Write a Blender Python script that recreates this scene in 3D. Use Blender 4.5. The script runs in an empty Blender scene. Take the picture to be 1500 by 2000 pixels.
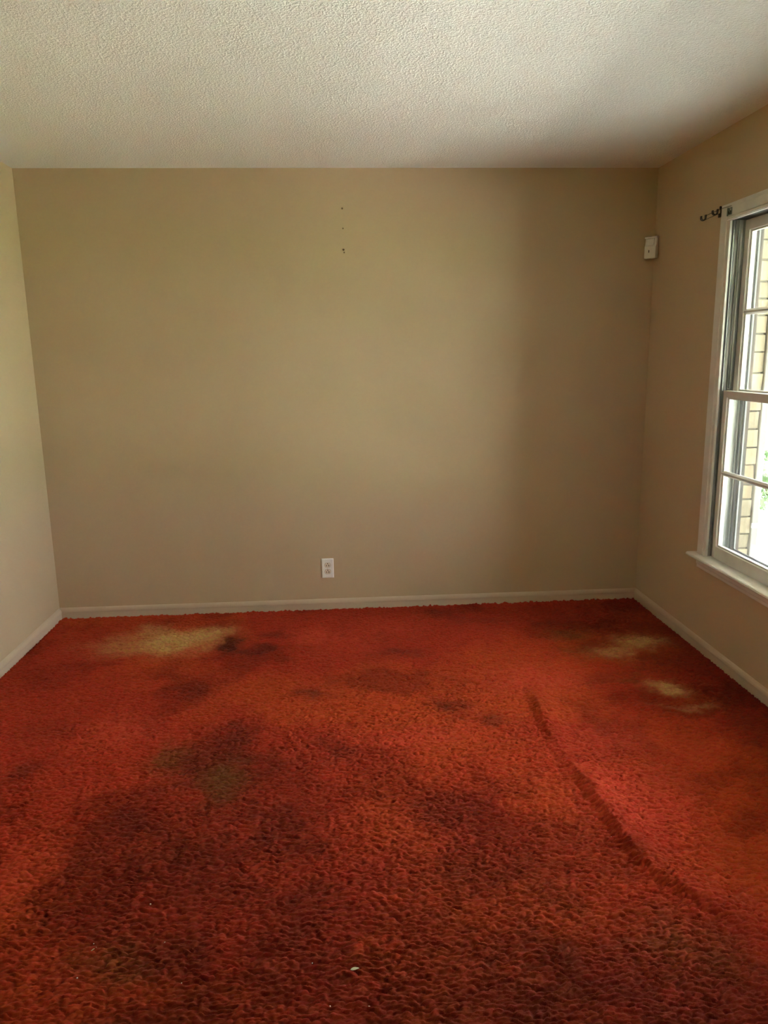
import bpy, bmesh, math, random
import numpy as np
from mathutils import Vector, Matrix

# ------------------------------------------------------------------ camera
S = bpy.context.scene
COL = S.collection
XL, XR, YB, YF, H = -1.617, 1.766, 4.223, -2.2, 2.44      # room shell
f_px, pitch, yaw, roll = 1466.95, 0.20518, 0.060971, -0.0156967
cam = bpy.data.cameras.new('camera')
cam.sensor_fit = 'HORIZONTAL'
cam.sensor_width = 36.0
cam.lens = f_px / 1500.0 * 36.0
cam.clip_start = 0.02
cam.clip_end = 300
camo = bpy.data.objects.new('camera', cam)
COL.objects.link(camo)
fw = Vector((math.sin(yaw) * math.cos(pitch), math.cos(yaw) * math.cos(pitch), -math.sin(pitch)))
rt = Vector((math.cos(yaw), -math.sin(yaw), 0))
up = rt.cross(fw)
R = math.cos(roll) * rt + math.sin(roll) * up
U = -math.sin(roll) * rt + math.cos(roll) * up
M = Matrix((R, U, -fw)).transposed().to_4x4()
M.translation = Vector((0, 0, 1.474))
camo.matrix_world = M
S.camera = camo

# ------------------------------------------------------------------ world, sun, exposure
S.view_settings.view_transform = 'Standard'
S.view_settings.look = 'None'
S.view_settings.exposure = 3.55
S.view_settings.gamma = 1.0
S.view_settings.use_curve_mapping = False
w = bpy.data.worlds.new('sky')
S.world = w
w.use_nodes = True
wb = w.node_tree.nodes['Background']
wb.inputs[0].default_value = (0.90, 0.95, 1.0, 1)
wb.inputs[1].default_value = 2.2
sun = bpy.data.lights.new('sun', 'SUN')
sun.energy = 22.0
sun.angle = 0.02
sun.color = (1.0, 0.96, 0.90)
suno = bpy.data.objects.new('sun', sun)
COL.objects.link(suno)
suno.rotation_euler = Vector((-0.62, 0.35, 1.0)).to_track_quat('Z', 'Y').to_euler()
S.cycles.max_bounces = 12
S.cycles.diffuse_bounces = 8
S.cycles.transparent_max_bounces = 16
S.cycles.caustics_reflective = False
S.cycles.caustics_refractive = False
S.cycles.sample_clamp_indirect = 12
S.cycles.use_denoising = True


# ------------------------------------------------------------------ materials
def mat(name, col, rough=0.6, metal=0.0, spec=0.5):
    m = bpy.data.materials.new(name)
    m.use_nodes = True
    b = m.node_tree.nodes['Principled BSDF']
    b.inputs['Base Color'].default_value = (*col, 1)
    b.inputs['Roughness'].default_value = rough
    b.inputs['Metallic'].default_value = metal
    b.inputs['Specular IOR Level'].default_value = spec
    return m


def nodes(m):
    nt = m.node_tree
    return nt, nt.nodes, nt.links, nt.nodes['Principled BSDF']


def noise_col(m, c1, c2, scale, detail=4, lo=0.35, hi=0.65, vec_scale=None):
    nt, N, L, b = nodes(m)
    tc = N.new('ShaderNodeTexCoord')
    mp = N.new('ShaderNodeMapping')
    if vec_scale:
        mp.inputs['Scale'].default_value = vec_scale
    L.new(tc.outputs['Object'], mp.inputs[0])
    n = N.new('ShaderNodeTexNoise')
    n.inputs['Scale'].default_value = scale
    n.inputs['Detail'].default_value = detail
    L.new(mp.outputs[0], n.inputs['Vector'])
    r = N.new('ShaderNodeValToRGB')
    r.color_ramp.elements[0].position = lo
    r.color_ramp.elements[1].position = hi
    r.color_ramp.elements[0].color = (*c1, 1)
    r.color_ramp.elements[1].color = (*c2, 1)
    L.new(n.outputs[0], r.inputs[0])
    L.new(r.outputs[0], b.inputs['Base Color'])
    return mp


def bump(m, scale, strength, dist, detail=3, kind='noise', prev=None, vec=None):
    nt, N, L, b = nodes(m)
    if vec is None:
        tc = N.new('ShaderNodeTexCoord')
        vec = tc.outputs['Object']
    n = N.new('ShaderNodeTexNoise' if kind == 'noise' else 'ShaderNodeTexVoronoi')
    n.inputs['Scale'].default_value = scale
    if 'Detail' in n.inputs:
        n.inputs['Detail'].default_value = detail
    L.new(vec, n.inputs['Vector'])
    bp = N.new('ShaderNodeBump')
    bp.inputs['Strength'].default_value = strength
    bp.inputs['Distance'].default_value = dist
    L.new(n.outputs[0], bp.inputs['Height'])
    if prev:
        L.new(prev.outputs[0], bp.inputs['Normal'])
    L.new(bp.outputs[0], b.inputs['Normal'])
    return bp


WALL = mat('tan_wall_paint', (0.47, 0.35, 0.20), 0.55, spec=0.3)
noise_col(WALL, (0.488, 0.370, 0.232), (0.506, 0.386, 0.244), 2.2, 3)
bump(WALL, 16, 0.10, 0.004, 2, prev=bump(WALL, 140, 0.18, 0.0006, 2))
CEIL = mat('textured_ceiling_paint', (0.80, 0.81, 0.77), 0.85, spec=0.2)
TRIM = mat('beige_trim_paint', (0.52, 0.41, 0.29), 0.4)
bump(TRIM, 60, 0.1, 0.001)
WHITE = mat('white_window_paint', (0.74, 0.71, 0.66), 0.38)
noise_col(WHITE, (0.60, 0.575, 0.53), (0.68, 0.655, 0.61), 9, 3)
bump(WHITE, 50, 0.12, 0.001, 2)
METAL = mat('dull_aluminium_track', (0.36, 0.37, 0.37), 0.45, 0.5)
noise_col(METAL, (0.20, 0.21, 0.21), (0.48, 0.49, 0.48), 30, 4, 0.3, 0.7, (1, 1, 0.12))
HEADSHADE = mat('shaded_head_jamb', (0.09, 0.09, 0.088), 0.6)  # dark colour paints in the shade of the gap above the upper sash
PLAST = mat('white_plastic', (0.80, 0.79, 0.76), 0.35)
PLAST2 = mat('ivory_plastic', (0.72, 0.63, 0.50), 0.35)
SENS = mat('ageing_white_plastic', (0.72, 0.68, 0.62), 0.4)
LENS = mat('milky_sensor_window', (0.78, 0.77, 0.72), 0.25)
DARK = mat('dark_slot', (0.035, 0.02, 0.012), 0.7)
IRON = mat('dark_bronze_metal', (0.045, 0.032, 0.022), 0.45, 0.6)
STEEL = mat('greenish_steel', (0.20, 0.24, 0.22), 0.4, 0.8)
SUB = mat('plywood_subfloor', (0.35, 0.25, 0.15), 0.8)
ROOF = mat('roof_boards', (0.4, 0.38, 0.35), 0.8)
MORTAR = mat('grey_mortar', (0.11, 0.098, 0.08), 0.9)
EXTW = mat('weathered_brickmould', (0.30, 0.23, 0.18), 0.7)
noise_col(EXTW, (0.045, 0.042, 0.038), (0.10, 0.06, 0.045), 14, 4, 0.35, 0.65, (1, 1, 0.35))
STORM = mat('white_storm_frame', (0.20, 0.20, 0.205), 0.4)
POST = mat('pale_grey_post_paint', (0.13, 0.128, 0.125), 0.6)
CONC = mat('pale_concrete', (0.60, 0.58, 0.54), 0.9)
noise_col(CONC, (0.55, 0.53, 0.49), (0.64, 0.62, 0.58), 3, 5)
LAWN = mat('lawn', (0.12, 0.22, 0.06), 0.9)
noise_col(LAWN, (0.08, 0.16, 0.04), (0.20, 0.30, 0.10), 2.5, 6)
LEAF = mat('shrub_leaf', (0.24, 0.36, 0.18), 0.5)
LEAF2 = mat('tree_leaf', (0.10, 0.20, 0.06), 0.5)
BARK = mat('bark', (0.20, 0.15, 0.11), 0.9)
RED = mat('pink_red_petal', (0.60, 0.08, 0.10), 0.6)
DRYLEAF = mat('dry_olive_leaf', (0.46, 0.40, 0.24), 0.6)
GRASS = mat('dry_grass', (0.36, 0.34, 0.20), 0.6)
CRUMB = mat('white_crumb', (0.80, 0.74, 0.66), 0.7)
HOLE = mat('wall_hole_brown', (0.16, 0.10, 0.05), 0.9)
STONES = []
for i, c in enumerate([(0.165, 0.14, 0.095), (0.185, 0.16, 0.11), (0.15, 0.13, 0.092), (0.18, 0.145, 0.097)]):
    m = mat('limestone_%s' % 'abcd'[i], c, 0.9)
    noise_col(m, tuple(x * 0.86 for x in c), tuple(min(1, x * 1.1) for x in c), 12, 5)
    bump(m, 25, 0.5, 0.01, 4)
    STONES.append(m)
GLASS = bpy.data.materials.new('window_glass')
GLASS.use_nodes = True
_n, _l = GLASS.node_tree.nodes, GLASS.node_tree.links
_n.remove(_n['Principled BSDF'])
t_ = _n.new('ShaderNodeBsdfTransparent')
t_.inputs[0].default_value = (0.97, 0.985, 0.98, 1)
g_ = _n.new('ShaderNodeBsdfGlossy')
g_.inputs['Roughness'].default_value = 0.02
d_ = _n.new('ShaderNodeBsdfDiffuse')
d_.inputs[0].default_value = (0.8, 0.8, 0.8, 1)
mx = _n.new('ShaderNodeMixShader')
mx.inputs[0].default_value = 0.05
mx2 = _n.new('ShaderNodeMixShader')
mx2.inputs[0].default_value = 0.015
_l.new(t_.outputs[0], mx.inputs[1]); _l.new(g_.outputs[0], mx.inputs[2])
_l.new(mx.outputs[0], mx2.inputs[1]); _l.new(d_.outputs[0], mx2.inputs[2])
_l.new(mx2.outputs[0], _n['Material Output'].inputs[0])

# sprayed popcorn relief of the ceiling: clumped grains on a flat coat
nt, N, L, b = nodes(CEIL)
tc = N.new('ShaderNodeTexCoord')
n1 = N.new('ShaderNodeTexNoise'); n1.inputs['Scale'].default_value = 135; n1.inputs['Detail'].default_value = 2.5
n1.inputs['Roughness'].default_value = 0.55
L.new(tc.outputs['Object'], n1.inputs['Vector'])
r1 = N.new('ShaderNodeValToRGB')
r1.color_ramp.elements[0].position = 0.42; r1.color_ramp.elements[1].position = 0.66
L.new(n1.outputs[0], r1.inputs[0])
bp1 = N.new('ShaderNodeBump'); bp1.inputs['Strength'].default_value = 0.6; bp1.inputs['Distance'].default_value = 0.0035
L.new(r1.outputs[0], bp1.inputs['Height'])
n2 = N.new('ShaderNodeTexNoise'); n2.inputs['Scale'].default_value = 9; n2.inputs['Detail'].default_value = 2
L.new(tc.outputs['Object'], n2.inputs['Vector'])
bp2 = N.new('ShaderNodeBump'); bp2.inputs['Strength'].default_value = 0.2; bp2.inputs['Distance'].default_value = 0.006
L.new(n2.outputs[0], bp2.inputs['Height']); L.new(bp1.outputs[0], bp2.inputs['Normal'])
L.new(bp2.outputs[0], b.inputs['Normal'])

# carpet: colours of the dyed yarn, with some painted shade, come from the mesh, fibre relief from noise
CARP = mat('shag_yarn', (0.4, 0.04, 0.02), 0.95, spec=0.1)
nt, N, L, b = nodes(CARP)
at = N.new('ShaderNodeVertexColor'); at.layer_name = 'yarn'
L.new(at.outputs[0], b.inputs['Base Color'])
b.inputs['Sheen Weight'].default_value = 0.04
b.inputs['Sheen Roughness'].default_value = 0.5
b.inputs['Sheen Tint'].default_value = (1, 0.55, 0.45, 1)
bump(CARP, 420, 0.45, 0.0015, 3)


# ------------------------------------------------------------------ mesh helpers
def link(name, me, m, parent=None, smooth=False):
    o = bpy.data.objects.new(name, me)
    COL.objects.link(o)
    if m is not None and not me.materials:
        me.materials.append(m)
    if smooth:
        for p in me.polygons:
            p.use_smooth = True
    if parent is not None:
        o.parent = parent
    return o


def obj(name, bm, m, parent=None, smooth=False, bevel=0, origin=None):
    bmesh.ops.recalc_face_normals(bm, faces=bm.faces)
    me = bpy.data.meshes.new(name)
    loc = Vector((0, 0, 0))
    if origin is not None and parent is None:
        loc = Vector(origin)
        bmesh.ops.translate(bm, verts=bm.verts, vec=-loc)
    elif parent is not None:
        bmesh.ops.translate(bm, verts=bm.verts, vec=-parent.location)
    bm.to_mesh(me); bm.free()
    o = link(name, me, m, parent, smooth)
    o.location = loc
    if bevel:
        md = o.modifiers.new('bevel', 'BEVEL')
        md.width = bevel; md.segments = 2; md.limit_method = 'ANGLE'
    return o


def B():
    return bmesh.new()


def box(bm, x0, x1, y0, y1, z0, z1):
    v = [bm.verts.new((x, y, z)) for x in (x0, x1) for y in (y0, y1) for z in (z0, z1)]
    for q in ((0, 1, 3, 2), (4, 6, 7, 5), (0, 4, 5, 1), (2, 3, 7, 6), (0, 2, 6, 4), (1, 5, 7, 3)):
        bm.faces.new([v[i] for i in q])
    return v


def prism(bm, prof, a, b, axis):
    """extrude closed profile; axis 'y': prof=(x,z); axis 'x': prof=(y,z); axis 'z': prof=(x,y)"""
    def pt(p, t):
        return {'y': (p[0], t, p[1]), 'x': (t, p[0], p[1]), 'z': (p[0], p[1], t)}[axis]
    A = [bm.verts.new(pt(p, a)) for p in prof]
    Bv = [bm.verts.new(pt(p, b)) for p in prof]
    n = len(prof)
    bm.faces.new(A); bm.faces.new(Bv[::-1])
    for i in range(n):
        bm.faces.new((A[i], A[(i + 1) % n], Bv[(i + 1) % n], Bv[i]))


def tube(bm, pts, r, n=8):
    pts = [Vector(p) for p in pts]
    rings = []
    for i, p in enumerate(pts):
        t = (pts[min(i + 1, len(pts) - 1)] - pts[max(i - 1, 0)]).normalized()
        a = t.cross(Vector((0, 0, 1)))
        if a.length < 0.05:
            a = t.cross(Vector((0, 1, 0)))
        a.normalize(); c = t.cross(a)
        rings.append([bm.verts.new(p + r * (math.cos(k * 2 * math.pi / n) * a + math.sin(k * 2 * math.pi / n) * c)) for k in range(n)])
    for i in range(len(rings) - 1):
        for k in range(n):
            bm.faces.new((rings[i][k], rings[i][(k + 1) % n], rings[i + 1][(k + 1) % n], rings[i + 1][k]))
    bm.faces.new(rings[0]); bm.faces.new(rings[-1][::-1])


def empty(name, loc, label, cat, group=None):
    o = bpy.data.objects.new(name, None)
    o.empty_display_size = 0.05
    COL.objects.link(o)
    o.location = loc
    o['label'] = label; o['category'] = cat
    if group:
        o['group'] = group
    return o


def tag(o, label, cat, group=None, kind=None):
    o['label'] = label; o['category'] = cat
    if group:
        o['group'] = group
    if kind:
        o['kind'] = kind
    return o


def struct(o, label=None, cat=None):
    o['kind'] = 'structure'
    if label:
        o['label'] = label; o['category'] = cat
    return o


# ------------------------------------------------------------------ room shell
WX = XR + 0.15           # outer face of the window wall
Y1, Y0 = 3.405, 1.455    # window opening, far and near side
Z0, Z1 = 0.485, 2.045    # window opening, bottom and top
bm = B(); box(bm, XL - 0.15, WX, YF - 0.15, YB + 0.15, -0.15, 0)
struct(obj('floor', bm, SUB), 'bare subfloor lying under the red carpet', 'floor')
bm = B(); box(bm, XL - 0.15, WX, YF - 0.15, YB + 0.15, H, H + 0.12)
struct(obj('ceiling', bm, CEIL), 'off-white popcorn-textured ceiling above the tan walls', 'ceiling')
bm = B(); box(bm, XL - 0.15, WX, YB, YB + 0.15, 0, H)
wall_back = struct(obj('wall_back', bm, WALL), 'tan far wall with a power outlet low in its middle', 'wall')
bm = B(); V0, V1, VZ0, VZ1 = -1.30, -0.60, 1.05, 1.90            # opening added in the left wall to let in fill light
box(bm, XL - 0.15, XL, YF, V0, 0, H)
box(bm, XL - 0.15, XL, V1, YB, 0, H)
box(bm, XL - 0.15, XL, V0, V1, 0, VZ0)
box(bm, XL - 0.15, XL, V0, V1, VZ1, H)
struct(obj('wall_left', bm, WALL), 'tan side wall at the left edge of the room', 'wall')
bm = B(); box(bm, XL - 0.15, WX, YF - 0.15, YF, 0, H)
struct(obj('wall_front', bm, WALL), 'tan wall behind the viewer', 'wall')
bm = B()
box(bm, XR, WX, YF, Y0, 0, H)
box(bm, XR, WX, Y1, YB, 0, H)
box(bm, XR, WX, Y0, Y1, 0, Z0)
box(bm, XR, WX, Y0, Y1, Z1, H)
struct(obj('wall_right', bm, WALL), 'tan side wall on the right holding the white window', 'wall')

# nail holes on the far wall, drawn as small brown discs
for x, z, rr in ((0.061, 2.240, 0.0035), (0.063, 2.140, 0.0028), (0.063, 2.032, 0.004), (0.066, 2.018, 0.003)):
    bm = B()
    ring = [bm.verts.new((x + rr * math.cos(a * math.pi / 5) * (1 + 0.25 * math.sin(a * 3)), YB - 0.0008, z + rr * math.sin(a * math.pi / 5))) for a in range(10)]
    rim = [bm.verts.new((x + 1.7 * rr * math.cos(a * math.pi / 5), YB + 0.0005, z + 1.7 * rr * math.sin(a * math.pi / 5))) for a in range(10)]
    cv = bm.verts.new((x, YB - 0.0002, z))
    for a in range(10):
        bm.faces.new((ring[a], ring[(a + 1) % 10], cv))
        bm.faces.new((rim[a], rim[(a + 1) % 10], ring[(a + 1) % 10], ring[a]))
    obj('nail_hole', bm, HOLE, wall_back)

# baseboards: flat face with an eased, sloping top band
prof = [(0, 0), (0.013, 0), (0.013, 0.056), (0.0145, 0.059), (0.0145, 0.066), (0.012, 0.074), (0.007, 0.081), (0.0, 0.085)]
bm = B(); prism(bm, [(YB - a, z) for a, z in prof], XL, XR, 'x')
struct(obj('baseboard_back', bm, TRIM), 'beige painted baseboard along the far wall', 'baseboard')
bm = B(); prism(bm, [(XL + a, z) for a, z in prof], YF, YB - 0.0145, 'y')
struct(obj('baseboard_left', bm, TRIM), 'beige painted baseboard along the left wall', 'baseboard')
bm = B(); prism(bm, [(XR - a, z) for a, z in prof], YF, YB - 0.0145, 'y')
struct(obj('baseboard_right', bm, TRIM), 'beige painted baseboard under the window', 'baseboard')

# ------------------------------------------------------------------ carpet
rng = np.random.default_rng(11)


def vnoise(x, y, s, seed):
    g = np.random.default_rng(seed).random((257, 257))
    X = x / s + 100.5; Y = y / s + 100.5
    xi = np.floor(X).astype(int); yi = np.floor(Y).astype(int)
    fx = X - xi; fy = Y - yi
    fx = fx * fx * (3 - 2 * fx); fy = fy * fy * (3 - 2 * fy)
    a = g[xi % 257, yi % 257]; b_ = g[(xi + 1) % 257, yi % 257]
    c = g[xi % 257, (yi + 1) % 257]; d = g[(xi + 1) % 257, (yi + 1) % 257]
    return (a * (1 - fx) + b_ * fx) * (1 - fy) + (c * (1 - fx) + d * fx) * fy


def fbm(x, y, s, seed, o=4):
    r = 0; a = 0.5; t = 0
    for i in range(o):
        r = r + a * vnoise(x, y, s / 2 ** i, seed + i); t += a; a *= 0.55
    return r / t


# dyed and stained patches of the old carpet, broad ones also painting in shade and light falloff: x, y, half sizes, tone, amount
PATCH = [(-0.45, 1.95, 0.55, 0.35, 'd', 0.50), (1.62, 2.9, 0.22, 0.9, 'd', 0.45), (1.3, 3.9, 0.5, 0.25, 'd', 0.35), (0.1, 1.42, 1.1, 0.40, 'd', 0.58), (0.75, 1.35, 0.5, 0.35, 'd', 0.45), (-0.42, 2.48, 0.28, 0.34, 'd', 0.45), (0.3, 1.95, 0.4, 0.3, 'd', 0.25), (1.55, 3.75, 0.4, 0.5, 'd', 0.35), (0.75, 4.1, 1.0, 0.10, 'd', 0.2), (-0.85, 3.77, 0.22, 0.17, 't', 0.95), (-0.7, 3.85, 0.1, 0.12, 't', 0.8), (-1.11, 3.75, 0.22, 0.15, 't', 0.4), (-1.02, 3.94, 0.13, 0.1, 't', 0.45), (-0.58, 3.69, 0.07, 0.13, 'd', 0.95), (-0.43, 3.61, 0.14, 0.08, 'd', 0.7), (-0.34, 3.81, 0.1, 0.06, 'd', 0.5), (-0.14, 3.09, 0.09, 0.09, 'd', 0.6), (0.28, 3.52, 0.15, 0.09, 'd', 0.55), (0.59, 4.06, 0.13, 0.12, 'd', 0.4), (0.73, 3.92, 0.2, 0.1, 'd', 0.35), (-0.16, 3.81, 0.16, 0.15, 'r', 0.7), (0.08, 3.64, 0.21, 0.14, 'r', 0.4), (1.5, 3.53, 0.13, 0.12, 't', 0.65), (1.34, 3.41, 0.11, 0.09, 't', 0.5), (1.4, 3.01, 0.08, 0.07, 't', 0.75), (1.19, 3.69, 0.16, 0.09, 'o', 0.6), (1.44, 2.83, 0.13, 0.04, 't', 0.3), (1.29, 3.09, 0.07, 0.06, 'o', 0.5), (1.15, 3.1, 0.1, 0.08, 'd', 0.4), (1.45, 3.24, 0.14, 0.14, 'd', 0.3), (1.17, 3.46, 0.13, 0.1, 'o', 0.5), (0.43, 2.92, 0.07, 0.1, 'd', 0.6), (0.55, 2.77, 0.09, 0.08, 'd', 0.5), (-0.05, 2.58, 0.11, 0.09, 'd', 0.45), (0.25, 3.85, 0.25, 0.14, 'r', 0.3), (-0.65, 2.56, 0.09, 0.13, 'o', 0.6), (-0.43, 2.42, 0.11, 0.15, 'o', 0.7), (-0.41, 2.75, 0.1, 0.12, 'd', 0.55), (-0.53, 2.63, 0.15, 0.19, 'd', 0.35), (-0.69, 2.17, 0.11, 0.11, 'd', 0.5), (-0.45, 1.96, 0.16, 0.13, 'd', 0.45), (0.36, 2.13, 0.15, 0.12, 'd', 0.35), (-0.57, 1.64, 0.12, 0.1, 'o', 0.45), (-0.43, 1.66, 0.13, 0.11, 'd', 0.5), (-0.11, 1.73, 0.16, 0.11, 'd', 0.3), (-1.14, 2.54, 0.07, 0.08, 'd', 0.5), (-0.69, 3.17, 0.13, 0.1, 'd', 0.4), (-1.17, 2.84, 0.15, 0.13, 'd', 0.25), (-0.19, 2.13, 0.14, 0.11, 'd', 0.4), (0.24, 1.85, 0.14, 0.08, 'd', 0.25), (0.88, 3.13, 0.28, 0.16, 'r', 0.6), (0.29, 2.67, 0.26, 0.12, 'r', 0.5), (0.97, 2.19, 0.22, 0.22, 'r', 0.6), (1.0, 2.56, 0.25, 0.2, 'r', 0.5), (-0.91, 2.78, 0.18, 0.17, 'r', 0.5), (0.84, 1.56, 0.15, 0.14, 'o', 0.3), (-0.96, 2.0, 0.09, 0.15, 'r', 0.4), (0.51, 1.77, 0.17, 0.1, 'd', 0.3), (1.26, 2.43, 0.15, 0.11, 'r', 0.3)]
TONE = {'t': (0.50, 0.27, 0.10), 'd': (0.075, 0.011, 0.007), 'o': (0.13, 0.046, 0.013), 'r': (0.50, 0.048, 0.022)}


def carpet_colour(x, y):
    wx = x + 0.16 * (fbm(x, y, 0.22, 5) - 0.5) + 0.09 * (fbm(x, y, 0.06, 15) - 0.5)
    wy = y + 0.16 * (fbm(x, y, 0.22, 55) - 0.5) + 0.09 * (fbm(x, y, 0.06, 65) - 0.5)
    base = np.array((0.335, 0.026, 0.010)); orange = np.array((0.38, 0.041, 0.010)); deep = np.array((0.17, 0.014, 0.005))
    a = np.clip((fbm(wx, wy, 0.55, 101) - 0.42) * 5, 0, 1)[:, None]
    d = np.clip((fbm(wx, wy, 0.30, 201) - 0.50) * 5, 0, 1)[:, None]
    c = base * (1 - a) + orange * a
    c = c * (1 - 0.65 * d) + deep * 0.65 * d
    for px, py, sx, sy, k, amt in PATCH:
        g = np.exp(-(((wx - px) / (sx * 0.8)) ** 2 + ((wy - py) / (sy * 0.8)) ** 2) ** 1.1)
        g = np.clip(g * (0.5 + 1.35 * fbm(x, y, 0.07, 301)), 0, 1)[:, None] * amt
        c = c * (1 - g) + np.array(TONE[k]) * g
    return c


def tufts(x, y):
    """height 0..1 and a random number per tuft: leaning, slightly wavy clumps of pile"""
    wx = x + 0.014 * (vnoise(x, y, 0.05, 71) - 0.5)
    wy = y + 0.018 * (vnoise(x, y, 0.045, 72) - 0.5) + 0.010 * (vnoise(x, y, 0.02, 73) - 0.5)
    cx, cy = 0.0145, 0.0050
    gx = np.floor(wx / cx).astype(int); gy = np.floor(wy / cy).astype(int)
    best = np.full(x.shape, 9.0); bid = np.zeros(x.shape)
    tab = np.random.default_rng(3).random((512, 512, 3))
    for i in (-1, 0, 1):
        for j in (-1, 0, 1):
            r = tab[(gx + i) % 512, (gy + j) % 512]
            qx = (gx + i + 0.15 + 0.7 * r[..., 0]) * cx; qy = (gy + j + 0.15 + 0.7 * r[..., 1]) * cy
            d = ((wx - qx) / cx) ** 2 + ((wy - qy) / cy) ** 2
            d = d - 0.35 * (r[..., 2] - 0.5)
            k = d < best
            best = np.where(k, d, best); bid = np.where(k, r[..., 2], bid)
    return np.clip(1 - best * 1.15, 0, 1), bid


RIDGE = [(0.83, 3.05, 0.2), (0.815, 2.882, 1.0), (0.797, 2.68, 0.9), (0.80, 2.56, 0.25), (0.797, 2.45, 0.4), (0.825, 2.311, 0.9), (0.834, 2.102, 1.0),
         (0.842, 1.947, 1.0), (0.866, 1.82, 0.9), (0.92, 1.745, 0.9), (0.975, 1.67, 0.6), (1.03, 1.60, 0.15)]


def carpet_height(x, y):
    z = 0.0165 + 0.004 * fbm(x, y, 0.35, 401) + 0.002 * fbm(x, y, 0.07, 411)
    best = np.full(x.shape, 9.0); st = np.zeros(x.shape); sg = np.zeros(x.shape)
    near = np.where((x > 0.55) & (x < 1.35) & (y > 1.3) & (y < 3.3))[0]
    for (ax, ay, aw), (bx, by, bw) in zip(RIDGE[:-1], RIDGE[1:]):
        dx, dy = bx - ax, by - ay; l2 = dx * dx + dy * dy
        t = np.clip(((x[near] - ax) * dx + (y[near] - ay) * dy) / l2, 0, 1)
        ox = x[near] - ax - t * dx; oy = y[near] - ay - t * dy
        d = np.hypot(ox, oy); side = np.sign(ox * -dy + oy * dx)
        k = d < best[near]
        ii = near[k]
        best[ii] = d[k]; st[ii] = (aw + (bw - aw) * t)[k]; sg[ii] = side[k]
    # steep on the side away from the window, long slope towards it
    s = best * np.where(sg > 0, 1, -1)
    right = s > 0
    rg = np.where(right, np.exp(-(best / 0.075) ** 2), np.exp(-(best / 0.026) ** 2))
    return z + 0.026 * st * rg * 0.85


def carpet_mesh():
    x = np.arange(XL + 0.0132, XR - 0.0132, 0.0038)
    x = np.append(x, XR - 0.0132)
    ys = [1.05]
    while ys[-1] < YB - 0.0132:
        ys.append(ys[-1] + 0.0022 + 0.0010 * (ys[-1] - 1.05))
    ys[-1] = YB - 0.0132
    coarse = np.arange(YF + 0.001, 1.05, 0.05)
    y = np.concatenate([coarse, np.array(ys)])
    X, Y = np.meshgrid(x, y)
    nx, ny = len(x), len(y)
    X = X.ravel(); Y = Y.ravel()
    jx = (rng.random(X.size) - 0.5) * 0.0012
    ed = (X > x[0] + 1e-6) & (X < x[-1] - 1e-6)
    t, tid = tufts(X, Y)
    fade = np.clip((Y - 0.95) * 10, 0, 1)
    edge = np.minimum(np.minimum(X - x[0], x[-1] - X), y[-1] - Y)
    lift = np.clip(1 - edge / 0.02, 0, 1)
    ragged = vnoise(X, Y, 0.012, 91) - 0.45
    Zv = carpet_height(X, Y) + fade * (0.0105 * t ** 0.6 * (0.65 + 0.7 * tid) + 0.0012 * rng.random(X.size)) - 0.003
    Zv += lift * (-0.006 + 0.016 * ragged * (Y > 4.1))
    Zv = np.maximum(Zv, 0.004)
    co = np.stack([X + jx * ed, Y, Zv], 1)
    idx = np.arange(nx * ny).reshape(ny, nx)
    q = np.stack([idx[:-1, :-1], idx[:-1, 1:], idx[1:, 1:], idx[1:, :-1]], -1).reshape(-1, 4)
    me = bpy.data.meshes.new('carpet')
    me.vertices.add(len(co)); me.vertices.foreach_set('co', co.ravel())
    me.loops.add(q.size); me.loops.foreach_set('vertex_index', q.ravel().astype(np.int32))
    me.polygons.add(len(q)); me.polygons.foreach_set('loop_start', (np.arange(len(q)) * 4).astype(np.int32))
    me.polygons.foreach_set('loop_total', np.full(len(q), 4, np.int32))
    me.polygons.foreach_set('use_smooth', np.ones(len(q), bool))
    me.update(calc_edges=True)
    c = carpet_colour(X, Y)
    # each yarn tuft took the dye a little differently
    c = c * (0.78 + 0.4 * tid)[:, None] * (0.93 + 0.14 * rng.random(X.size))[:, None]
    c[:, 1] *= (0.8 + 0.5 * ((tid * 7.3) % 1))
    rgba = np.ones((len(co), 4), np.float32); rgba[:, :3] = c
    ca = me.color_attributes.new('yarn', 'FLOAT_COLOR', 'POINT')
    ca.data.foreach_set('color', rgba.ravel())
    return me


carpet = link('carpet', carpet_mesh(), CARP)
tag(carpet, 'worn red-orange shag carpet with tan and dark stains covering the floor', 'carpet', kind='stuff')

# ------------------------------------------------------------------ window
win = empty('window_1', (XR, 2.43, Z0), 'white double-hung window with horizontal muntins in the right wall', 'window')
win['kind'] = 'structure'


def wpart(name, bm, m=WHITE, parent=None, bevel=0.0, smooth=False):
    p = parent or win
    # children are stored relative to the window origin; sub-parts sit at their parent's origin
    bmesh.ops.recalc_face_normals(bm, faces=bm.faces)
    bmesh.ops.translate(bm, verts=bm.verts, vec=-win.location)
    me = bpy.data.meshes.new(name); bm.to_mesh(me); bm.free()
    o = link(name, me, m, p, smooth)
    if bevel:
        md = o.modifiers.new('bevel', 'BEVEL'); md.width = bevel; md.segments = 2; md.limit_method = 'ANGLE'
    return o


CI = 3.396; CO = 3.476        # casing inner / outer edge, far side
CIn, COn = Y0 + 0.009, Y0 - 0.071
CT0, CT1 = 2.034, 2.108       # head casing
# casing profile across its width (distance from inner edge, projection from wall)
cp = [(0, 0), (0, 0.009), (0.004, 0.011), (0.020, 0.012), (0.024, 0.0155), (0.030, 0.0165), (0.060, 0.018), (0.070, 0.018), (0.076, 0.015), (0.080, 0.010), (0.080, 0)]


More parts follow.
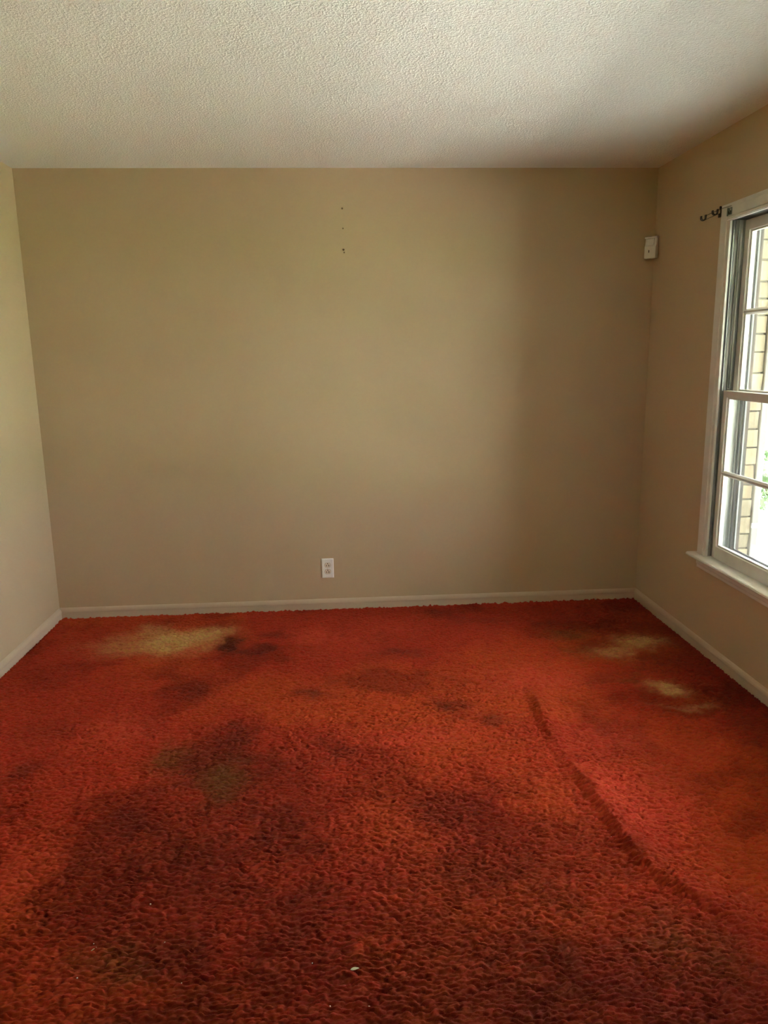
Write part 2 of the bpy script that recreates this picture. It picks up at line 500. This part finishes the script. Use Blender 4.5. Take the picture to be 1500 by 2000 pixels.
def mitred(z_top, inner, outer, sgn):
    bm = B()
    lo, hi = [], []
    for d, p in cp:
        y = inner + sgn * d * (abs(outer - inner) / 0.080)
        lo.append(bm.verts.new((XR - p, y, 0.503)))
        hi.append(bm.verts.new((XR - p, y, CT0 + d * (CT1 - CT0) / 0.080)))
    n = len(cp)
    bm.faces.new(lo); bm.faces.new(hi[::-1])
    for i in range(n):
        bm.faces.new((lo[i], lo[(i + 1) % n], hi[(i + 1) % n], hi[i]))
    return bm


wpart('side_casing', mitred(CT1, CI, CO, 1))
wpart('side_casing', mitred(CT1, CIn, COn, -1))
bm = B(); a_, b_ = [], []
for d, p in cp:
    z = CT0 + d * (CT1 - CT0) / 0.080
    a_.append(bm.verts.new((XR - p, CI + d, z))); b_.append(bm.verts.new((XR - p, CIn - d * 0.08 / 0.080, z)))
n_ = len(cp); bm.faces.new(a_); bm.faces.new(b_[::-1])
for i in range(n_):
    bm.faces.new((a_[i], a_[(i + 1) % n_], b_[(i + 1) % n_], b_[i]))
wpart('head_casing', bm)
# stool (inner sill) with horns and rounded nose, apron below
bm = B()
nose = [(XR + 0.055, 0.485), (XR - 0.050, 0.485), (XR - 0.056, 0.488), (XR - 0.059, 0.494), (XR - 0.056, 0.500), (XR - 0.050, 0.503), (XR + 0.055, 0.503)]
prism(bm, nose, Y0 + 0.002, Y1 - 0.002, 'y')
prism(bm, [(min(x, XR - 0.0005), z) for x, z in nose], CO + 0.025, Y1 - 0.002, 'y')
prism(bm, [(min(x, XR - 0.0005), z) for x, z in nose], Y0 + 0.002, COn - 0.025, 'y')
wpart('stool', bm)
bm = B()
prism(bm, [(XR, 0.485), (XR - 0.017, 0.485), (XR - 0.017, 0.452), (XR - 0.013, 0.446), (XR - 0.013, 0.434), (XR - 0.009, 0.430), (XR, 0.430)], COn, CO - 0.005, 'y')
wpart('apron', bm)
# jambs, head jamb, outer sill
bm = B()
box(bm, XR, WX, Y1 - 0.006, Y1, Z0, Z1)
box(bm, XR, WX, Y0, Y0 + 0.006, Z0, Z1)
wpart('jamb', bm, METAL)
bm = B(); box(bm, XR, WX, Y0 + 0.006, Y1 - 0.006, Z1 - 0.008, Z1)
wpart('head_jamb', bm, HEADSHADE)
bm = B()
prism(bm, [(XR + 0.056, 0.486), (XR + 0.056, 0.505), (WX + 0.05, 0.480), (WX + 0.05, 0.455), (WX + 0.001, 0.455), (WX + 0.001, 0.486)], Y0 + 0.007, Y1 - 0.007, 'y')
wpart('outer_sill', bm, EXTW)
# centre mullion between the two units
MY0, MY1 = 2.395, 2.465
bm = B(); box(bm, XR + 0.006, WX - 0.03, MY0, MY1, 0.503, Z1 - 0.008)
wpart('mullion', bm)
bm = B(); prism(bm, [(XR + 0.006, MY0 - 0.012), (XR - 0.012, MY0 - 0.008), (XR - 0.012, MY1 + 0.008), (XR + 0.006, MY1 + 0.012)], 0.503, CT0 + 0.001, 'z')
wpart('mullion_casing', bm)


def frame(x0, x1, y0, y1, z0, z1, st, top, bot, bev=0.0):
    """a sash: stiles full height, rails between, each with a glazing bevel step"""
    bm = B()
    box(bm, x0, x1, y0, y0 + st, z0, z1)
    box(bm, x0, x1, y1 - st, y1, z0, z1)
    box(bm, x0, x1, y0 + st, y1 - st, z1 - top, z1)
    box(bm, x0, x1, y0 + st, y1 - st, z0, z0 + bot)
    # glazing stop, a thinner inner step set back from the face
    s = 0.008; a, b_ = x0 + 0.009, x1 - 0.009
    yi0, yi1, zi0, zi1 = y0 + st, y1 - st, z0 + bot, z1 - top
    box(bm, a, b_, yi0, yi0 + s, zi0, zi1)
    box(bm, a, b_, yi1 - s, yi1, zi0, zi1)
    box(bm, a, b_, yi0 + s, yi1 - s, zi1 - s, zi1)
    box(bm, a, b_, yi0 + s, yi1 - s, zi0, zi0 + s)
    return bm


def sash(name, x0, x1, y0, y1, z0, z1, st, top, bot):
    sa = wpart(name, frame(x0, x1, y0, y1, z0, z1, st, top, bot), bevel=0.0012)
    zi0, zi1 = z0 + bot, z1 - top
    zm = (zi0 + zi1) / 2
    bm = B()
    xm = (x0 + x1) / 2
    prism(bm, [(x0 + 0.003, zm - 0.004), (x0 + 0.003, zm + 0.004), (xm - 0.004, zm + 0.012), (xm + 0.004, zm + 0.012), (x1 - 0.004, zm + 0.004), (x1 - 0.004, zm - 0.004), (xm + 0.004, zm - 0.012), (xm - 0.004, zm - 0.012)], y0 + st, y1 - st, 'y')
    wpart('muntin', bm, parent=sa)
    for a, b_ in ((zi0 + 0.001, zm - 0.0125), (zm + 0.0125, zi1 - 0.001)):
        bm = B(); box(bm, xm - 0.0015, xm + 0.0015, y0 + st + 0.001, y1 - st - 0.001, a, b_)
        wpart('pane', bm, GLASS, parent=sa)
    return sa


for (ua, ub) in ((MY1, Y1 - 0.006), (Y0 + 0.006, MY0)):
    # metal balance tracks on both sides of the unit
    for s, yb in ((-1, ub), (1, ua)):
        bm = B()
        box(bm, XR + 0.004, XR + 0.100, min(yb, yb + s * 0.003), max(yb, yb + s * 0.003), 0.505, Z1 - 0.009)
        for xx, ww, hh in ((XR + 0.006, 0.003, 0.009), (XR + 0.016, 0.006, 0.005), (XR + 0.030, 0.004, 0.010), (XR + 0.048, 0.006, 0.012), (XR + 0.092, 0.006, 0.012)):
            box(bm, xx, xx + ww, min(yb, yb + s * hh), max(yb, yb + s * hh), 0.506, Z1 - 0.010)
        wpart('balance_track', bm, METAL)
    bm = B()
    prism(bm, [(XR + 0.038, 0)] and [(XR + 0.036, ub - 0.016), (XR + 0.044, ub - 0.016), (XR + 0.047, ub - 0.010), (XR + 0.044, ub - 0.004), (XR + 0.036, ub - 0.004), (XR + 0.033, ub - 0.010)], 1.302, Z1 - 0.012, 'z')
    wpart('balance_tube', bm, METAL)
    sash('lower_sash', XR + 0.014, XR + 0.048, ua + 0.013, ub - 0.013, 0.5045, 1.293, 0.030, 0.030, 0.058)
    sash('upper_sash', XR + 0.056, XR + 0.090, ua + 0.013, ub - 0.013, 1.262, Z1 - 0.012, 0.036, 0.045, 0.030)
    # white outer storm frame
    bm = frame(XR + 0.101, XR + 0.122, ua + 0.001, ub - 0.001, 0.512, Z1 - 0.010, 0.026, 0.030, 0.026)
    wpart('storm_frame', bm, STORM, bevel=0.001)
    bm = B(); box(bm, XR + 0.110, XR + 0.112, ua + 0.036, ub - 0.036, 0.547, Z1 - 0.049)
    wpart('storm_pane', bm, GLASS)
# plain unseen window added to the left wall for neutral fill light
fill_win = bpy.data.objects.new('fill_window', None)
COL.objects.link(fill_win); fill_win.location = (XL, (V0 + V1) / 2, VZ0)
struct(fill_win, 'white double-hung window added behind the viewer in the left wall for fill light', 'window')
for z0_, z1_, dx in ((VZ0 + 0.001, 1.49, 0.015), (1.46, VZ1 - 0.001, 0.056)):
    bm = frame(XL - dx - 0.034, XL - dx, V0 + 0.001, V1 - 0.001, z0_, z1_, 0.035, 0.035, 0.045)
    obj('sash', bm, WHITE, fill_win)
    bm = B(); box(bm, XL - dx - 0.018, XL - dx - 0.015, V0 + 0.044, V1 - 0.044, z0_ + 0.054, z1_ - 0.044)
    obj('pane', bm, GLASS, fill_win)
bm = B()
for a0, a1, c0_, c1_ in ((V0 - 0.08, V0, VZ0 - 0.08, VZ1 + 0.08), (V1, V1 + 0.08, VZ0 - 0.08, VZ1 + 0.08), (V0, V1, VZ1, VZ1 + 0.08), (V0, V1, VZ0 - 0.08, VZ0)):
    box(bm, XL, XL + 0.018, a0, a1, c0_, c1_)
obj('casing', bm, WHITE, fill_win)
# brickmould lining the outside of the opening
bm = B()
box(bm, XR + 0.123, WX - 0.002, Y1 - 0.013, Y1 - 0.006, Z0 + 0.025, Z1 - 0.009)
box(bm, XR + 0.123, WX - 0.002, Y0 + 0.006, Y0 + 0.013, Z0 + 0.025, Z1 - 0.009)
box(bm, XR + 0.123, WX - 0.002, Y0 + 0.013, Y1 - 0.013, Z1 - 0.023, Z1 - 0.009)
wpart('brickmould', bm, EXTW)

# flat white rail fixed over the head casing, its clip, and the drooping rod bracket
t = empty('curtain_rail', (XR - 0.018, 2.43, 2.035), 'flat white ribbed curtain rail screwed across the top of the window', 'curtain rail')
xr = XR - 0.0182
bm = B()
RP = [(xr, 2.033), (xr - 0.006, 2.031), (xr - 0.010, 2.034), (xr - 0.010, 2.039), (xr - 0.006, 2.041), (xr - 0.006, 2.046), (xr - 0.009, 2.048), (xr - 0.009, 2.083), (xr - 0.006, 2.086), (xr, 2.086)]
prism(bm, RP, Y0 + 0.02, 3.392, 'y')
obj('rail', bm, WHITE, t)
bm = B()
box(bm, xr - 0.012, xr - 0.0095, 3.352, 3.389, 2.052, 2.056)
box(bm, xr - 0.012, xr - 0.0095, 3.352, 3.389, 2.078, 2.082)
box(bm, xr - 0.012, xr - 0.0095, 3.352, 3.356, 2.056, 2.078)
box(bm, xr - 0.014, xr - 0.0095, 3.382, 3.389, 2.050, 2.084)
prism(bm, [(3.380, 2.078), (3.374, 2.078), (3.362, 2.062), (3.366, 2.060)], xr - 0.013, xr - 0.0095, 'x')
obj('end_clip', bm, STEEL, t)
bm = B(); box(bm, xr - 0.0115, xr - 0.0092, 3.356, 3.385, 2.054, 2.069)
obj('clip_slot', bm, DARK, t)

t = empty('curtain_rod_bracket', (XR - 0.0185, 3.468, 2.085), 'dark metal double curtain rod bracket sagging beside the top left window corner', 'bracket')
Yk = 3.468; XK = XR - 0.0185
bm = B()
box(bm, XK - 0.003, XK + 0.0012, Yk - 0.004, Yk + 0.004, 2.060, 2.104)
obj('wall_plate', bm, IRON, t, bevel=0.001)
bm = B()
tube(bm, [(XK, Yk - 0.09, 2.092), (XK - 0.004, Yk - 0.03, 2.093), (XK - 0.004, Yk, 2.092), (XK - 0.016, Yk, 2.088), (XK - 0.038, Yk, 2.080), (XK - 0.062, Yk, 2.069), (XK - 0.0705, Yk, 2.066)], 0.0011)
tube(bm, [(XK - 0.003, Yk, 2.076), (XK - 0.018, Yk, 2.071), (XK - 0.044, Yk, 2.060), (XK - 0.068, Yk, 2.050), (XK - 0.090, Yk, 2.047)], 0.0011)
obj('arm', bm, IRON, t)
bm = B()
box(bm, XK - 0.007, XK - 0.002, Yk - 0.005, Yk + 0.005, 2.092, 2.106)
box(bm, XK - 0.010, XK - 0.002, Yk - 0.006, Yk + 0.006, 2.058, 2.074)
obj('screw', bm, IRON, t, bevel=0.001)


def cradle(cx, cz, r):
    bm = B()
    for k in range(8):
        a0 = math.pi * (1.02 + 0.96 * k / 8); a1 = math.pi * (1.02 + 0.96 * (k + 1) / 8)
        p = []
        for a, rr in ((a0, r), (a1, r), (a1, r + 0.0045), (a0, r + 0.0045)):
            p.append((cx + rr * math.cos(a), cz + rr * 1.15 * math.sin(a)))
        prism(bm, p, Yk - 0.006, Yk + 0.006, 'y')
    box(bm, cx - r - 0.0045, cx - r, Yk - 0.006, Yk + 0.006, cz, cz + 0.006)
    box(bm, cx + r, cx + r + 0.0045, Yk - 0.006, Yk + 0.006, cz, cz + 0.012)
    return bm


obj('rod_cradle', cradle(XK - 0.028, 2.082, 0.009), IRON, t)
obj('rod_cradle', cradle(XK - 0.080, 2.058, 0.008), IRON, t)

# ------------------------------------------------------------------ motion detector in the corner
C0 = Vector((XR, YB, 0)); nn = Vector((-0.7071, -0.7071, 0)); tt = Vector((0.7071, -0.7071, 0))
det = empty('motion_detector', (XR - 0.03, YB - 0.03, 1.968), 'small off-white corner motion sensor near the ceiling beside the window wall', 'motion sensor')


def dpt(d, s, z):
    p = C0 + nn * d + tt * s
    return Vector((p.x, p.y, z))


def dprism(bm, prof, s0, s1):
    """prof of (distance from corner, z), extruded across the width"""
    A = [bm.verts.new(dpt(d, s0, z)) for d, z in prof]; Bv = [bm.verts.new(dpt(d, s1, z)) for d, z in prof]
    n = len(prof); bm.faces.new(A); bm.faces.new(Bv[::-1])
    for i in range(n):
        bm.faces.new((A[i], A[(i + 1) % n], Bv[(i + 1) % n], Bv[i]))


zb, zt = 1.968, 2.083
sc = 0.006
bm = B()
dprism(bm, [(0.040, zb + 0.004), (0.066, zb), (0.072, zb + 0.004), (0.074, zb + 0.060), (0.066, zb + 0.072), (0.062, zt - 0.008), (0.040, zt - 0.004)], sc - 0.032, sc + 0.032)
obj('housing', bm, SENS, det, bevel=0.003)
bm = B()
v = [dpt(0.0405, sc - 0.031, zb + 0.006), dpt(0.0405, sc + 0.031, zb + 0.006), dpt(0.010, 0.008, zb + 0.006), dpt(0.010, -0.008, zb + 0.006)]
lo = [bm.verts.new(p) for p in v]; hi = [bm.verts.new(p + Vector((0, 0, zt - zb - 0.014))) for p in v]
bm.faces.new(lo); bm.faces.new(hi[::-1])
for i in range(4):
    bm.faces.new((lo[i], lo[(i + 1) % 4], hi[(i + 1) % 4], hi[i]))
obj('corner_mount', bm, SENS, det)
bm = B()
dprism(bm, [(0.040, zt - 0.007), (0.070, zt - 0.012), (0.072, zt - 0.006), (0.068, zt - 0.001), (0.040, zt)], sc - 0.033, sc + 0.033)
obj('cap', bm, SENS, det, bevel=0.0015)
bm = B()
dprism(bm, [(0.060, zb + 0.066), (0.0705, zb + 0.068), (0.0685, zt - 0.013), (0.060, zt - 0.010)], sc - 0.022, sc + 0.019)
obj('sensor_window', bm, LENS, det, bevel=0.002)
bm = B()
dprism(bm, [(0.070, zb + 0.030), (0.0746, zb + 0.030), (0.0750, zb + 0.044), (0.070, zb + 0.044)], sc - 0.008, sc - 0.0035)
obj('slot', bm, DARK, det, bevel=0.001)

# ------------------------------------------------------------------ power outlet
ox, oz = -0.075, 0.270
out = empty('power_outlet', (ox, YB, oz - 0.058), 'white duplex power outlet with ivory sockets low on the far wall', 'power outlet')
hw, hh = 0.0350, 0.0580
bm = B()
A = [bm.verts.new((ox + sx * hw, YB - 0.001, oz + sz * hh)) for sx, sz in ((-1, -1), (1, -1), (1, 1), (-1, 1))]
Bk = [bm.verts.new((ox + sx * hw, YB, oz + sz * hh)) for sx, sz in ((-1, -1), (1, -1), (1, 1), (-1, 1))]
Fv = [bm.verts.new((ox + sx * (hw - 0.004), YB - 0.0062, oz + sz * (hh - 0.004))) for sx, sz in ((-1, -1), (1, -1), (1, 1), (-1, 1))]
for i in range(4):
    j = (i + 1) % 4
    bm.faces.new((Bk[i], Bk[j], A[j], A[i])); bm.faces.new((A[i], A[j], Fv[j], Fv[i]))
bm.faces.new(Fv); bm.faces.new(Bk[::-1])
obj('cover_plate', bm, PLAST, out, bevel=0.001)


def lobed(r, flat, yy, oz2):
    pts = []
    for k in range(28):
        a = 2 * math.pi * k / 28
        pts.append((ox + r * math.cos(a), yy, oz2 + max(-flat, min(flat, r * math.sin(a)))))
    return pts


def disc(bm, r, flat, z, y0, y1):
    a = [bm.verts.new(p) for p in lobed(r, flat, y0, z)]; b_ = [bm.verts.new(p) for p in lobed(r, flat, y1, z)]
    bm.faces.new(a); bm.faces.new(b_[::-1])
    for i in range(28):
        bm.faces.new((a[i], a[(i + 1) % 28], b_[(i + 1) % 28], b_[i]))


for k in (-1, 1):
    z = oz + k * 0.0195
    bm = B(); disc(bm, 0.0178, 0.0145, z, YB - 0.0062, YB - 0.0066)
    g = obj('recess_ring', bm, mat('ring_shadow_gap', (0.22, 0.18, 0.14), 0.7), out)
    bm = B(); disc(bm, 0.0165, 0.0133, z, YB - 0.0060, YB - 0.0082)
    r = obj('socket', bm, PLAST2, out)
    loc = out.location
    for nm, x0, x1, z0, z1 in (('slot', -0.0082, -0.0048, -0.0075, 0.0025), ('slot', 0.0046, 0.0086, -0.0082, 0.0032)):
        bm = B(); box(bm, ox + x0, ox + x1, YB - 0.0086, YB - 0.0075, z + z0, z + z1)
        bmesh.ops.translate(bm, verts=bm.verts, vec=-loc)
        me = bpy.data.meshes.new(nm); bm.to_mesh(me); bm.free(); link(nm, me, DARK, r)
    bm = B(); bmesh.ops.create_cone(bm, cap_ends=True, segments=12, radius1=0.0030, radius2=0.0030, depth=0.0011)
    bmesh.ops.rotate(bm, verts=bm.verts, cent=(0, 0, 0), matrix=Matrix.Rotation(math.pi / 2, 3, 'X'))
    bmesh.ops.translate(bm, verts=bm.verts, vec=Vector((ox, YB - 0.00805, z + 0.0088)) - loc)
    me = bpy.data.meshes.new('ground_hole'); bm.to_mesh(me); bm.free(); link('ground_hole', me, DARK, r)
bm = B(); bmesh.ops.create_uvsphere(bm, u_segments=12, v_segments=8, radius=0.003)
bmesh.ops.scale(bm, verts=bm.verts, vec=(1, 0.4, 1)); bmesh.ops.translate(bm, verts=bm.verts, vec=(ox, YB - 0.0065, oz))
obj('screw', bm, PLAST2, out, smooth=True)

# ------------------------------------------------------------------ small litter on the carpet
def ground(x, y):
    return float(carpet_height(np.array([x]), np.array([y]))[0]) + 0.003


x, y = 0.007, 1.549
z = ground(x, y) + 0.0065
bm = B()
top, bt = [], []
for k in range(13):
    u = k / 12
    ww = 0.0042 * math.sin(math.pi * min(1, u ** 0.75)) + 0.0002
    for s in (-1, 1):
        top.append(bm.verts.new((x - 0.0105 + 0.021 * u, y + s * ww + 0.003 * u, z + 0.0008 * math.sin(u * math.pi))))
for k in range(12):
    bm.faces.new((top[2 * k], top[2 * k + 1], top[2 * k + 3], top[2 * k + 2]))
o = obj('dried_leaf', bm, DRYLEAF, origin=(x, y, z))
sm = o.modifiers.new('thickness', 'SOLIDIFY'); sm.thickness = 0.0007
tag(o, 'tiny dry olive leaf on the carpet nearest the viewer, near the middle', 'leaf')
x, y = -0.647, 1.667
z = ground(x, y) + 0.0035
bm = B(); tube(bm, [(x - 0.006, y - 0.007, z), (x, y, z + 0.0015), (x + 0.006, y + 0.008, z)], 0.0010, 6)
tag(obj('grass_blade', bm, GRASS, origin=(x, y, z)), 'thin dry grass blade on the dark stained carpet near the lower left', 'grass blade')
CR = [(-0.096, 1.579, 'just left of the dry leaf'), (-0.052, 1.451, 'near edge, left of the dry leaf'), (0.037, 1.443, 'at the near edge, below the dry leaf'),
      (0.113, 1.465, 'at the near edge, right of the dry leaf'), (-0.472, 1.677, 'right of the grass blade'), (-0.404, 1.545, 'between the grass blade and the dry leaf'),
      (-0.551, 1.519, 'at the near edge, below the grass blade'), (-0.541, 1.819, 'farther back than the grass blade'), (-0.652, 1.688, 'touching the far end of the grass blade'),
      (-0.658, 1.581, 'left of and below the grass blade'), (1.700, 3.500, 'beside the baseboard under the window'), (1.323, 2.769, 'near the smaller right-hand tan stain'),
      (0.80, 1.99, 'left of the long carpet ridge'), (0.672, 2.031, 'farthest left of the long carpet ridge'), (-1.2, 4.19, 'against the far baseboard near the left corner')]
c0 = None
for i, (x, y, wh) in enumerate(CR):
    if c0 is None:
        bm = B(); bmesh.ops.create_icosphere(bm, subdivisions=1, radius=0.0017)
        random.seed(5)
        for v in bm.verts:
            v.co *= random.uniform(0.7, 1.25)
        o = c0 = obj('crumb', bm, CRUMB)
    else:
        o = c0.copy(); COL.objects.link(o)
    s = 1.0 + 0.25 * ((i * 37) % 5 - 2) / 2 + (0.4 if i in (10, 14) else 0)
    o.location = (x, y, ground(x, y) + 0.0033)
    o.scale = (s * (2.6 if i == 11 else 1), s, s * 0.8)
    o.rotation_euler = (0, 0, i * 1.3)
    tag(o, 'tiny white crumb on the carpet ' + wh, 'crumb', 'white crumbs scattered on the carpet')

# ------------------------------------------------------------------ outside
GZ = -0.28
bm = B(); box(bm, WX, 9.5, -16, 22, GZ - 0.1, GZ)
o = struct(obj('trim_1', bm, CONC), 'pale sunlit concrete drive outside the window', 'driveway'); o.name = 'driveway'
bm = B(); box(bm, -60, 60, -40, 60, GZ - 0.12, GZ - 0.02)
o = struct(obj('lawn', bm, LAWN), 'green lawn around the house and beyond the concrete drive', 'lawn')
bm = B(); box(bm, XL - 2.2, WX + 2.1, YF - 3.0, 9.0, H + 0.13, H + 0.25)  # overhangs widened out of view to shade the ground and both windows
struct(obj('roof', bm, ROOF), 'roof over the room with unseen wide overhangs added for shade', 'roof')
# stone wing of the house seen through the window
wing = bpy.data.objects.new('wall_exterior', None)
COL.objects.link(wing); wing.location = (WX, 4.45, GZ)
struct(wing, 'cream limestone block wall standing outside past the window', 'wall')
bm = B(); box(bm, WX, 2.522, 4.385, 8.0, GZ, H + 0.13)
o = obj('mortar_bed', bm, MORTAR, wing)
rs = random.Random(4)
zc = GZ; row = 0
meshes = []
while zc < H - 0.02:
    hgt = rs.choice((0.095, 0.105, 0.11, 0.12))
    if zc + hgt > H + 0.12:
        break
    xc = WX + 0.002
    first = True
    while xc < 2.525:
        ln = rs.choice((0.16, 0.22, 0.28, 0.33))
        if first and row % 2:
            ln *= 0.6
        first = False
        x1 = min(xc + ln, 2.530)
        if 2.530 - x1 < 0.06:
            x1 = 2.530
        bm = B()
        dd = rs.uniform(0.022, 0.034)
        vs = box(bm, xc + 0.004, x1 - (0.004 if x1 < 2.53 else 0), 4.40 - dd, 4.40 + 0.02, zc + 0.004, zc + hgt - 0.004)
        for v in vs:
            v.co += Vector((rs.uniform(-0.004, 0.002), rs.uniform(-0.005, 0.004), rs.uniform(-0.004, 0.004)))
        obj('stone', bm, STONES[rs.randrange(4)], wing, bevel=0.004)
        xc = x1
    zc += hgt; row += 1
# added unseen wall, keeps side light off the back right corner of the room
bm = B(); box(bm, WX, WX + 2.05, 0.10, 0.70, GZ, H + 0.12)
shade_wall = struct(obj('wall_exterior', bm, STONES[0]), 'plain unseen wall added outside to block side light through the right window', 'wall')
# pale downspout at the corner of the wing
dsp = empty('downspout', (2.525, 4.385, GZ), 'pale grey square downspout on the corner of the stone wall outside', 'downspout')
bm = B(); box(bm, 2.533, 2.578, 4.36, 4.42, GZ, H + 0.12)
obj('pipe', bm, POST, dsp, bevel=0.006)
for z in (0.4, 1.7):
    bm = B(); box(bm, 2.5305, 2.5805, 4.356, 4.424, z, z + 0.03)
    obj('strap', bm, STORM, dsp)


def foliage(name, cx, cy, cz, rx, ry, rz, n, size, m, parent, seed):
    r = np.random.default_rng(seed)
    v, f = [], []
    for i in range(n):
        d = r.normal(size=3); d /= np.linalg.norm(d); rad = r.uniform(0.45, 1.0) ** 0.5
        lump = 0.8 + 0.35 * math.sin(3 * d[0] + 2 + seed) * math.cos(4 * d[2] + seed)
        c = np.array((cx, cy, cz)) + d * rad * lump * np.array((rx, ry, rz))
        a = r.normal(size=3); a /= np.linalg.norm(a); b_ = np.cross(a, r.normal(size=3)); b_ /= np.linalg.norm(b_)
        s = size * r.uniform(0.6, 1.3)
        k = len(v)
        nrm = np.cross(a, b_) * s * 0.12
        v += [c - a * s, c + b_ * s * 0.35 + nrm, c + a * s, c - b_ * s * 0.35 + nrm]
        f += [(k, k + 1, k + 2), (k, k + 2, k + 3)]
    me = bpy.data.meshes.new(name)
    lo = np.array(parent.location)
    me.from_pydata([tuple(p - lo) for p in v], [], f)
    o = link(name, me, m, parent); o['kind'] = 'stuff'
    return o


def shrub(cx, cy, h, r, label, seed, flower=False):
    t = empty('shrub', (cx, cy, GZ), label, 'shrub')
    foliage('foliage', cx, cy, GZ + h * 0.55, r, r, h * 0.5, 2600, 0.045, LEAF, t, seed)
    bm = B()
    rr = random.Random(seed)
    for k in range(7):
        a = rr.uniform(0, 6.28); d = r * rr.uniform(0.2, 0.6)
        tube(bm, [(cx, cy, GZ), (cx + d * 0.5 * math.cos(a), cy + d * 0.5 * math.sin(a), GZ + h * 0.35), (cx + d * math.cos(a), cy + d * math.sin(a), GZ + h * 0.75)], 0.012, 6)
    obj('stem', bm, BARK, t)
    if flower:
        for fx, fy, fz in ((0.02, -0.25, 0.50), (0.10, -0.1, 0.56), (-0.05, -0.3, 0.44)):
            bm = B(); bmesh.ops.create_icosphere(bm, subdivisions=2, radius=0.055)
            for v in bm.verts:
                v.co *= rr.uniform(0.75, 1.2)
            bmesh.ops.translate(bm, verts=bm.verts, vec=(cx + fx, cy + fy, GZ + h * 0.5 + fz))
            obj('flower', bm, RED, t)
    return t


shrub(4.30, 6.9, 1.0, 0.62, 'leafy green shrub with red blooms seen low through the window past the stone wall', 3, True)
shrub(5.6, 8.6, 1.3, 0.8, 'larger green shrub standing behind the red-flowered one outside', 8)
shrub(6.3, 6.6, 0.9, 0.7, 'low rounded shrub by the drive, right of the others outside', 13)


def tree(cx, cy, h, r, label, seed):
    t = empty('tree', (cx, cy, GZ), label, 'tree', 'trees beyond the lawn')
    bm = B(); tube(bm, [(cx, cy, GZ), (cx + 0.1, cy, GZ + h * 0.3), (cx - 0.1, cy + 0.1, GZ + h * 0.7)], 0.16, 10)
    obj('trunk', bm, BARK, t)
    foliage('crown', cx, cy, GZ + h * 0.65, r, r, h * 0.38, 5000, 0.16, LEAF2, t, seed)


tree(15.5, 20, 6.5, 2.6, 'leafy tree farthest back across the lawn', 21)
tree(19.0, 12, 7.0, 3.0, 'broad leafy tree right of the farthest one', 22)
